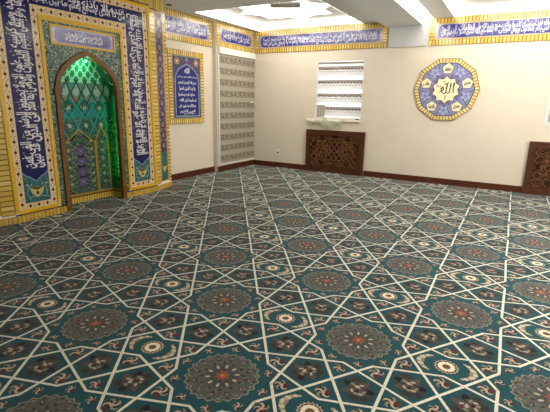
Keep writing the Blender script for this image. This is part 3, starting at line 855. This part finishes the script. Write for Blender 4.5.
nt.links.new(tx.outputs['Fac'], bpn.inputs['Height']); nt.links.new(bpn.outputs['Normal'], b.inputs['Normal'])
bag_v = [(a, b_, c_ - .008) for a, b_, c_ in bag_v]
bag = link_mesh('plastic_bag', bag_v, bag_f, m_bag, None, (1.83, -.05, 1.15), smooth=True)
tag(bag, 'crumpled pale green plastic bag lying on the sill below the bright window', 'bag')

# ------------------------------------------------------------------ ceiling vent and downlight
vt = empty('ceiling_vent', (1.36, -1.09, SZ), 'grey square air vent in the middle of the left lit ceiling star', 'vent')
s = Solid(); ca, sa = math.cos(.42), math.sin(.42)
vfn = lambda u, v, h: (1.36 + ca * u - sa * v, -1.09 + sa * u + ca * v, SZ - h)
q = [(-.29, -.19), (.29, -.19), (.29, .19), (-.29, .19)]; qi = [(u * .88, v * .82) for u, v in q]
s.ribbon(q, qi, vfn, .002, .03, True); s.build('frame', M_vent, vt, vt.location)
s = Solid()
for k in range(7):
    v = -.13 + k * .043; s.hexa([vfn(u, v + dv, h) for h in (.004, .024) for dv in (0, .026) for u in (-.25, .25)])
s.build('louvre', M_vent, vt, vt.location)
dl = empty('downlight', (.14, -2.91, CZ), 'small dark recessed downlight in the grey ceiling beside the niche', 'ceiling light')
Solid().lathe([(.05, -.001), (.05, -.012), (.036, -.014), (.036, -.004)], (.14, -2.91, CZ), 'z', 20).build('trim_ring', M_vent, dl, dl.location, True)
Solid().lathe([(.035, -.001), (.035, -.008), (.02, -.010)], (.14, -2.91, CZ), 'z', 16).build('lens', M_black, dl, dl.location)

# ------------------------------------------------------------------ mihrab
XM, YC, HW = .336, -4.738, 1.165
mi = empty('mihrab', (.1, YC, 0), 'tall tiled prayer niche with pointed arch, blue calligraphy bands and green lit recess', 'prayer niche')
ML = mi.location.copy()
ffn = lambda u, v, h: (XM + h, YC + u, v)          # u to the right as seen, v up
TOPZ = CZ - .004
def arch_pts(r):
    """half of the pointed arch, from floor to apex; r widens it"""
    base_ = [(.44, .0), (.44, 1.50), (.438, 1.60), (.425, 1.68), (.395, 1.755), (.345, 1.825), (.28, 1.885), (.20, 1.945), (.10, 1.998), (0, 2.036)]
    out = []
    for i, (a, z) in enumerate(base_):
        p0 = base_[max(0, i - 1)]; p1 = base_[min(len(base_) - 1, i + 1)]
        if i == 0: n = (1, 0)
        elif i == len(base_) - 1: n = (0, 1.12)
        else:
            d = Vector((p1[0] - p0[0], p1[1] - p0[1])).normalized(); n = (d.y, -d.x) if d.y * 1 > 0 and i < 3 else (d.y, -d.x)
        out.append((a + n[0] * r, z + n[1] * r))
    return out
# core: solid sides and top carrying the tiles (the niche stays hollow)
s = Solid()
F0, F1 = (XM, HW), (.227, HW + .46)
for sg in (-1, 1):
    pl_ = [(XM - .001, YC + sg * .50), (XM - .001, YC + sg * HW), (F1[0] - .001, YC + sg * F1[1]), (XL + .002, YC + sg * F1[1]), (XL + .002, YC + sg * .50)]
    if sg < 0: pl_ = pl_[::-1]
    s.prism(pl_, lambda a, b_, h: (a, b_, h), 0, TOPZ)
s.box(.30, XM - .001, YC - .50, YC + .50, 2.10, TOPZ)
s.box(XL + .002, .30, YC - .50, YC + .50, 2.20, TOPZ)
s.build('masonry_core', M_ceil, mi, ML)
# tile field round the arch
P = Pat(ffn, [M_mihrab, M_mos])
A = arch_pts(.02)
for sg in (-1, 1):
    for p, q in zip(A[:-1], A[1:]):
        if q[1] - p[1] < 1e-6: continue
        P.poly([(sg * p[0], max(p[1], .0)), (sg * .575, max(p[1], .0)), (sg * .575, q[1]), (sg * q[0], q[1])], TEAL, 0, 1)
P.rect(-.575, A[-1][1], .575, 2.40, TEAL, 0, 1)
for sg in (-1, 1):   # arabesque scrolls in the spandrels
    for k in range(5):
        cu, cv = sg * (.16 + .075 * k), 2.055 - .05 * k - (.02 * k * k)
        P.line([(cu + .035 * math.cos(t_ * .8 + k), cv + .035 * math.sin(t_ * .8 + k)) for t_ in range(6)], .008, (196, 186, 130), 1)
P.build('mosaic_field', mi, ML)
# gold lines
s = Solid()
fr = lambda u0, v0, u1, v1, w, h=.012: (s.ribbon([(u0, v0), (u1, v0), (u1, v1), (u0, v1)], [(u0 + w, v0 + w), (u1 - w, v0 + w), (u1 - w, v1 - w), (u0 + w, v1 - w)], ffn, .0, h, True))
for sg in (-1, 1):
    s.hexa([ffn(u, v, h) for h in (0, .014) for v in (.12, 2.455) for u in ((.575 * sg, .62 * sg) if sg > 0 else (-.62, -.575))])
    s.hexa([ffn(u, v, h) for h in (0, .014) for v in (.12, 2.875) for u in ((1.115, 1.165) if sg > 0 else (-1.165, -1.115))])
s.hexa([ffn(u, v, h) for h in (0, .014) for v in (2.40, 2.455) for u in (-.575, .575)])
s.hexa([ffn(u, v, h) for h in (0, .014) for v in (2.832, 2.875) for u in (-1.115, 1.115)])
for sg in (-1, 1):
    a, b_ = (.62, 1.115) if sg > 0 else (-1.115, -.62)
    s.hexa([ffn(u, v, h) for h in (0, .012) for v in (.10, .145) for u in (a, b_)])
s.build('gold_moulding', M_gold, mi, ML)
s = Solid(); s.hexa([ffn(u, v, h) for h in (0, .02) for v in (2.875, 2.892) for u in (-HW, HW)])
s.build('dark_trim', M_skirt, mi, ML)
for sg in (-1, 1):
    s = Solid(); s.hexa([ffn(u, v, h) for h in (0, .014) for v in (.083, .10) for u in ((.51, HW) if sg > 0 else (-HW, -.51))]); s.build('dark_trim', M_skirt, mi, ML)
# cream diamond borders + bands
def diamonds(P, u0, v0, u1, v1, vertical, L):
    P.rect(u0, v0, u1, v1, CREAM, L)
    l = (v1 - v0) if vertical else (u1 - u0); n = max(1, round(l / .125)); p = l / n
    for k in range(n):
        c_ = (k + .5) * p; cu, cv = ((u0 + u1) / 2, v0 + c_) if vertical else (u0 + c_, (v0 + v1) / 2)
        P.poly([(cu - .022, cv), (cu, cv - .026), (cu + .022, cv), (cu, cv + .026)], DRED, L + 1)
        for d_ in (-.04, .04):
            P.ell(cu + (0 if vertical else d_), cv + (d_ if vertical else 0), .007, .007, DRED, L + 1, 6)
        for d_ in (-1, 1):
            uu, w_ = (cu + d_ * .02, cv + p / 2) if vertical else (cu + p / 2, cv + d_ * .02)
            if v0 < w_ < v1 and u0 < uu < u1: P.ell(uu, w_, .012, .007, (150, 128, 120), L + 1, 6, rot=d_ * .8)
P = Pat(ffn, [M_mihrab])
for sg in (-1, 1):
    m_ = lambda a, b_: (a, b_) if sg > 0 else (-b_, -a)
    a, b_ = m_(.62, .70); diamonds(P, a, .145, b_, 2.55, True, 0)
    a, b_ = m_(1.03, 1.115); diamonds(P, a, .145, b_, 2.83, True, 0)
    a, b_ = m_(.70, 1.03); diamonds(P, a, .145, b_, .215, False, 0)
diamonds(P, -.62, 2.455, .62, 2.55, False, .0); diamonds(P, -1.03, 2.76, 1.03, 2.832, False, 0)
P.build('diamond_border', mi, ML)
P = Pat(ffn, [M_mihrab, M_teal])
for sg in (-1, 1):
    u0, u1 = (.70, 1.03) if sg > 0 else (-1.03, -.70); um = (u0 + u1) / 2
    P.rect(u0, .215, u1, .70, TEAL, 1, 1)
    P.poly([(u0, 2.55), (u0, .60), (u0 + .04, .56), (u0 + .09, .535), (um, .475), (u1 - .09, .535), (u1 - .04, .56), (u1, .60), (u1, 2.55)], BLUE_D, 2)
    P.line([(u0, .60), (u0 + .04, .56), (u0 + .09, .535), (um, .475), (u1 - .09, .535), (u1 - .04, .56), (u1, .60)], .014, (130, 150, 190), 3)
    # green vase motif
    P.poly([(um - .09, .395), (um - .055, .415), (um, .405), (um + .055, .415), (um + .09, .395), (um + .07, .33), (um, .27), (um - .07, .33)], (206, 186, 120), 2)
    P.poly([(um - .085, .40), (um - .05, .412), (um, .40), (um + .05, .412), (um + .085, .40), (um, .365)], (64, 74, 30), 3)
    P.ell(um, .33, .02, .022, (70, 40, 20), 3, 8)
    for d_ in (-1, 1):
        P.line([(um + d_ * .02, .30), (um + d_ * .10, .27), (um + d_ * .13, .33), (um + d_ * .11, .40), (um + d_ * .06, .45)], .008, (150, 180, 170), 2)
        P.ell(um + d_ * .12, .44, .014, .014, (180, 190, 170), 2, 8)
P.rect(-1.03, 2.55, 1.03, 2.76, BLUE_D, 2)
P.build('blue_band', mi, ML)
P = Pat(ffn, [M_mihrab])
for sg, tx in ((1, (('الله لا اله الا هو', 'الحى القيوم لا تاخذه'), ('سنة ولا نوم له ما', 'فى السموات وما فى الارض'), ('من ذا الذى يشفع', 'عنده الا باذنه يعلم'))), (-1, (('حفظهما وهو العلى العظيم', 'ولا يوده وسع كرسيه'), ('السموات والارض بما شاء', 'من علمه الا ولا يحيطون'), ('فى الدين قد تبين', 'الرشد من الغى فمن')))):
    u0, u1 = (.725, 1.005) if sg > 0 else (-1.005, -.725)
    segs = ((.64, 1.32), (1.34, 2.02), (2.04, 2.70)) if sg > 0 else ((2.04, 2.70), (1.34, 2.02), (.64, 1.32))
    for (z0_, z1_), ln in zip(segs, tx): callig(P, u0, z0_, u1, z1_, list(ln), 4, -90 if sg > 0 else 90, WHITE, .02)
for a, b_, ln in ((.0, .70, ('من ذا الذى يشفع', 'عنده الا باذنه')), (-.72, -.02, ('يعلم ما بين ايديهم', 'وما خلفهم ولا'))):
    callig(P, a, 2.565, b_, 2.75, list(ln), 4, 0, WHITE, .02)
P.build('calligraphy', mi, ML)
# panel over the arch
s = Solid(); fr(-.485, 2.135, .485, 2.372, .024); s.build('panel_frame', M_gold, mi, ML)
P = Pat(ffn, [M_mihrab])
P.rect(-.462, 2.158, .462, 2.348, LAV, 2)
P.poly(rrect(-.42, 2.172, .42, 2.334, .06), (96, 84, 150), 3); P.poly([(-.40, 2.253), (-.34, 2.19), (-.2, 2.18), (.2, 2.18), (.34, 2.19), (.40, 2.253), (.34, 2.315), (.2, 2.328), (-.2, 2.328), (-.34, 2.315)], BLUE, 4)
for sg in (-1, 1):
    for dv in (-.06, .06): P.lobed(sg * .435, 2.253 + dv, .016, .005, 5, (190, 180, 214), 3, 30)
callig(P, -.28, 2.20, .28, 2.308, ['فنادته الملائكة', 'وهو قائم يصلى فى المحراب'], 6)
P.build('inscription_panel', mi, ML)
# wooden pointed arch
s = Solid()
In, Out = arch_pts(0), arch_pts(.062)
A1 = [(-a, z) for a, z in In[:-1]] + [(0, In[-1][1])] + [(a, z) for a, z in In[:-1][::-1]]
B1 = [(-a, z) for a, z in Out[:-1]] + [(0, Out[-1][1])] + [(a, z) for a, z in Out[:-1][::-1]]
s.ribbon(A1, B1, ffn, -.035, .03)
s.build('arch_frame', M_archwood, mi, ML)
for sg in (-1, 1):
    s = Solid()
    for z0_, z1_, e in ((1.535, 1.56, .012), (1.56, 1.60, .02), (1.60, 1.62, .012)):
        a, b_ = sorted((sg * (.44 - e), sg * (.502 + e)))
        s.hexa([ffn(u, v, h) for h in (-.03, .03 + e) for v in (z0_, z1_) for u in (a, b_)])
    s.build('arch_capital', M_archwood, mi, ML)
# brick: top band, facets, base
P = Pat(ffn, [M_mihrab])
bricks_h(P, -HW, HW, 2.892, TOPZ - .002, .06, 0, gap=.2)
P.build('brick_top_band', mi, ML)
for sg in (-1, 1):
    d = Vector((F1[0] - F0[0], F1[1] - F0[1])); FL = d.length; d.normalize()
    fac = (lambda sg, d: (lambda u, v, h: (F0[0] + d.x * u + d.y * h, YC + sg * (F0[1] + d.y * u - d.x * h), v)))(sg, d)
    P = Pat(fac, [M_mihrab, M_teal, M_purp])
    bricks_v(P, .0, .145, .10, 2.93, .062, 0, gap=.22)
    P.rect(.145, .14, .385, 2.84, PURP, 0, 1); P.rect(.17, .62, .36, 2.84, PURP, 1, 2)
    P.frame(.145, .12, .385, 2.85, .022, GOLD, 3)
    for k in range(12):
        cv = .74 + k * .175
        P.poly([(.265 - .062, cv), (.265, cv - .085), (.265 + .062, cv), (.265, cv + .085)], (62, 40, 66), 2)
        P.lobed(.265, cv, .034, .012, 6, (170, 150, 172), 3, 36); P.lobed(.265, cv, .016, .006, 5, (96, 60, 90), 4, 30)
        for e in (-1, 1): P.ell(.265 + e * .065, cv + .087, .016, .03, (136, 120, 160), 2, 8)
    P.poly([(.20, .40), (.265, .42), (.33, .40), (.31, .33), (.265, .28), (.22, .33)], (196, 186, 120), 2); P.poly([(.20, .402), (.265, .416), (.33, .402), (.265, .37)], (64, 74, 30), 3)
    P.rect(.385, .10, FL, 2.93, GOLD, 0); bricks_v(P, .40, FL, .10, 2.93, .062, 1, gap=.3)
    bricks_h(P, 0, FL, 2.86, TOPZ - .002, .05, 3, gap=.25)
    P.rect(0, 2.842, FL, 2.862, BRN, 4)
    P.build('side_panel', mi, ML)
    s = Solid(); bz = lambda u, v, h: fac(u, v, h)
    for u0 in [k * .047 for k in range(10)]:
        s.hexa([bz(u, v, h) for h in (0, .02) for v in (.001, .084) for u in (u0 + .002, min(u0 + .041, FL))])
    s.build('base_bricks', plain('base_brick_tile', (206, 170, 78), .3, .15, 14), mi, ML)
for sg in (-1, 1):
    s = Solid(); n = 13
    for k in range(n):
        u0 = .512 + k * (HW - .512) / n; u1 = u0 + (HW - .512) / n - .009
        a, b_ = sorted((sg * u0, sg * u1)); s.hexa([ffn(u, v, h) for h in (0, .024) for v in (.001, .084) for u in (a, b_)])
    s.build('base_bricks', plain('base_brick_tile', (206, 170, 78), .3, .15, 14), mi, ML)
# niche interior
PLAN = [(-.488, .305), (-.485, .065), (-.26, .035), (.26, .035), (.485, .065), (.488, .305)]     # (u, x)
SL = [0]
for p, q in zip(PLAN[:-1], PLAN[1:]): SL.append(SL[-1] + math.hypot(q[0] - p[0], q[1] - p[1]))
SC = (SL[2] + SL[3]) / 2
def plan(s_):
    s_ = min(max(s_ + SC, 0), SL[-1])
    for i in range(len(SL) - 1):
        if s_ <= SL[i + 1] + 1e-9:
            t_ = (s_ - SL[i]) / (SL[i + 1] - SL[i]); p, q = PLAN[i], PLAN[i + 1]
            return p[0] + (q[0] - p[0]) * t_, p[1] + (q[1] - p[1]) * t_
ZS, ZT = 1.22, 2.13
def niche(s_, z, h):
    u, x = plan(s_)
    k = 1.0
    if z > ZS: k = max(.02, math.sqrt(max(0, 1 - ((z - ZS) / (ZT - ZS)) ** 2)) ** .95)
    k2 = k - h * 2.2
    return (.305 + (x - .305) * k2, YC + u * k2, z)
HP = SL[-1] / 2
P = Pat(niche, [M_mihrab, M_mosn, M_mosj], step=.0006)
SB = [v - SC for v in SL]
zs = [0, .1, .5, .9, 1.22] + [1.22 + (ZT - ZS) * math.sin(PI / 2 * k / 14) for k in range(1, 15)]
for i in range(len(SB) - 1):
    for q in range(len(zs) - 1):
        mt = 2 if i in (0, 4) else 1
        if zs[q] >= 1.21: mt = 0
        z_ = (zs[q] + zs[q + 1]) / 2
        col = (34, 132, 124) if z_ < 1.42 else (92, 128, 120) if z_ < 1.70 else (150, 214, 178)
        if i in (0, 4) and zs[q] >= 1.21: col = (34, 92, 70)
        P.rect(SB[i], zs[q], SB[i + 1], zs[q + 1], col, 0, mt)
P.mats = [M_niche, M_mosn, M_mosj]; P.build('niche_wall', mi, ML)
P = Pat(niche, [M_mihrab, M_mosn], step=.0012)
def gl(pts, w, col, L):   # finely split line so that it follows the curved wall
    out = []
    for a, b_ in zip(pts[:-1], pts[1:]):
        n = max(1, int(math.hypot(b_[0] - a[0], b_[1] - a[1]) / .06)); out += [(a[0] + (b_[0] - a[0]) * k / n, a[1] + (b_[1] - a[1]) * k / n) for k in range(n)]
    P.line(out + [pts[-1]], w, col, L)
OG = (176, 140, 40)
# kites of turquoise between panels and vault
for a, b_ in ((-.485, -.265), (-.26, .0), (0, .26), (.265, .485)):
    for z0_, zc, z1_ in ((.88, 1.10, 1.34), (1.2, 1.38, 1.5)):
        hw_ = (b_ - a) / 2 - .004
        P.poly([((a + b_) / 2 - hw_, zc), ((a + b_) / 2, z0_), ((a + b_) / 2 + hw_, zc), ((a + b_) / 2, z1_)], (30, 92, 88), 1)
        P.poly([((a + b_) / 2 - hw_ * .7, zc), ((a + b_) / 2, z0_ + .07), ((a + b_) / 2 + hw_ * .7, zc), ((a + b_) / 2, z1_ - .07)], TEAL, 2, 1)
        gl([((a + b_) / 2 - hw_, zc), ((a + b_) / 2, z0_), ((a + b_) / 2 + hw_, zc), ((a + b_) / 2, z1_), ((a + b_) / 2 - hw_, zc)], .022, (30, 150, 140), 3)
        P.lobed((a + b_) / 2, (z0_ + z1_) / 2, .03, .008, 6, (150, 190, 170), 3, 36)
# lower panels
for s0, s1, za, sh in ((-.26, .26, 1.06, .865), (.265, .475, 1.09, .90), (-.475, -.265, 1.09, .90)):
    m_ = (s0 + s1) / 2
    P.poly([(s0, .13), (s1, .13), (s1, sh), (m_, za), (s0, sh)], TEAL, 3, 1)
    gl([(s0 + .008, .13), (s0 + .008, sh), (m_, za - .008), (s1 - .008, sh), (s1 - .008, .13)], .02, OG, 4)
gl([(SB[0], .118), (SB[-1], .118)], .028, OG, 4); gl([(SB[0], .095), (SB[-1], .095)], .02, (84, 40, 20), 4)
for k in range(4):      # violet medallions
    z_ = .30 + k * .15
    P.lobed(0, z_, .088, .016, 6, (80, 70, 106), 4, 48); P.lobed(0, z_, .058, .012, 6, (108, 96, 134), 5, 48, ph=.5); P.lobed(0, z_, .036, .008, 6, (84, 72, 116), 5.5, 48); P.ell(0, z_ + .07, .03, .012, (40, 30, 50), 6, 10); P.lobed(0, z_, .018, .006, 5, (150, 136, 160), 6, 30)
for sg in (-1, 1):
    for k in range(6):
        z_ = .24 + k * .12; P.line([(sg * (.12 + .05 * math.sin(t_ * .9)), z_ + t_ * .017) for t_ in range(7)], .008, (150, 150, 110), 4)
        P.lobed(sg * .19, z_ + .05, .02, .006, 5, (176, 160, 110), 4, 30); P.lobed(sg * .37, z_ + .02, .022, .006, 5, (150, 160, 140), 4, 30)
# vault: crossing ribs with pale petals, honeycomb above
NL = 8; sw = .18
for k in range(-3, 4):
    c_ = k * sw
    P.ell(c_, 1.60, .06, .08, (158, 182, 168), 1, 14); P.ell(c_, 1.62, .02, .03, (70, 120, 100), 2, 10)
    P.ell(c_, 1.475, .06, .05, (120, 140, 124), 1, 12); P.lobed(c_, 1.475, .022, .006, 5, (190, 100, 46), 2, 30)
    for d_ in (-1, 1):
        gl([(c_ - d_ * sw * .0, 1.42), (c_ + d_ * sw * 1.15, 1.745)], .022, (12, 72, 52), 3)
    gl([(c_ - sw / 2, 1.43), (c_, 1.40), (c_ + sw / 2, 1.43)], .02, (16, 96, 84), 3)
for row in range(5):
    z_ = 1.74 + row * .075
    for k in range(-5, 6):
        c_ = (k + .5 * (row % 2)) * .16
        P.lobed(c_, z_, .046, .005, 6, (46, 120, 84), 1, 24)
        P.ell(c_ + .075, z_ + .012, .010, .010, (70, 150, 110), 1, 8)
P.mats = [M_niche, M_mosn]; P.build('niche_tilework', mi, ML)
P = Pat(lambda s_, z, h: niche(s_, z, h), [M_mihrab], step=.002)
n = 34
for k in range(n):
    a = SB[0] + (SB[-1] - SB[0]) * k / n; b_ = SB[0] + (SB[-1] - SB[0]) * (k + .78) / n
    P.rect(a, .002, b_, .085, YEL, 3)
for i in range(len(SB) - 1): P.rect(SB[i], 0.001, SB[i + 1], .088, BRN, 1)
P.build('niche_base_bricks', mi, ML)
mi.location.z += .0045
# lamp inside the niche
lp = empty('niche_lamp', (.25, YC + .06, 1.99), 'small glowing green lamp at the tip of the niche arch', 'lamp')
Solid().lathe([(.0005, .05), (.012, .05), (.012, .02), (.016, .018)], (.25, YC + .06, 1.985)).build('holder', M_black, lp, lp.location)
Solid().lathe([(.001, -.010), (.007, -.008), (.009, 0), (.008, .010), (.006, .018)], (.25, YC + .06, 1.985)).build('bulb', M_lamp, lp, lp.location, True)

# ------------------------------------------------------------------ lights
def point(name, loc, col, power, r=.03):
    d = bpy.data.lights.new(name, 'POINT'); d.color = col; d.energy = power; d.shadow_soft_size = r
    o = bpy.data.objects.new(name, d); o.location = loc; COL.objects.link(o); return o
def area(name, loc, rot, sx, sy, power, col):
    d = bpy.data.lights.new(name, 'AREA'); d.shape = 'RECTANGLE'; d.size = sx; d.size_y = sy; d.energy = power; d.color = col
    o = bpy.data.objects.new(name, d); o.location = loc; o.rotation_euler = rot; COL.objects.link(o); return o
point('niche_green_light', (.25, YC + .05, 1.90), (.30, 1, .55), 1.8, .02)
gs = area('jamb_green_fill', (.294, YC + .455, .95), (0, 0, 0), .012, 1.2, 2.0, (.08, 1, .25))  # added fill, hidden behind the arch frame, turns the right jamb bright green
gs.rotation_euler = Vector((-.45, .9, 0)).to_track_quat('-Z', 'Y').to_euler()
area('daylight_back_window', (2.1, .5, 1.85), (math.radians(90), 0, math.radians(180)), 1.2, 1.3, 26, (1, .98, .95))
# unseen fill lights, added under the ceiling to light the hall from the right
for i, (x, y, p) in enumerate(((7.6, -4.4, 55), (7.8, -7.2, 45))):
    area('hall_fill_light', (x, y, CZ - .02), (0, 0, 0), 1.2, .35, p, (1, .95, .86))
area('right_daylight', (XR - .05, -4.5, 1.9), (0, math.radians(90), 0), 1.6, 5.0, 80, (.88, .95, 1))
area('ceiling_fill', (8.2, -4.2, 2.0), (math.radians(160), 0, math.radians(60)), 1.0, .4, 230, (1, .96, .9))  # unseen lamp added to brighten the ceiling and the beam underside
w = bpy.data.worlds.new('world'); S.world = w; w.use_nodes = True
bg = w.node_tree.nodes['Background']; bg.inputs['Color'].default_value = (.8, .9, 1, 1); bg.inputs['Strength'].default_value = .6
S.view_settings.view_transform = 'Standard'
S.view_settings.look = 'None'
S.view_settings.exposure = -0.2
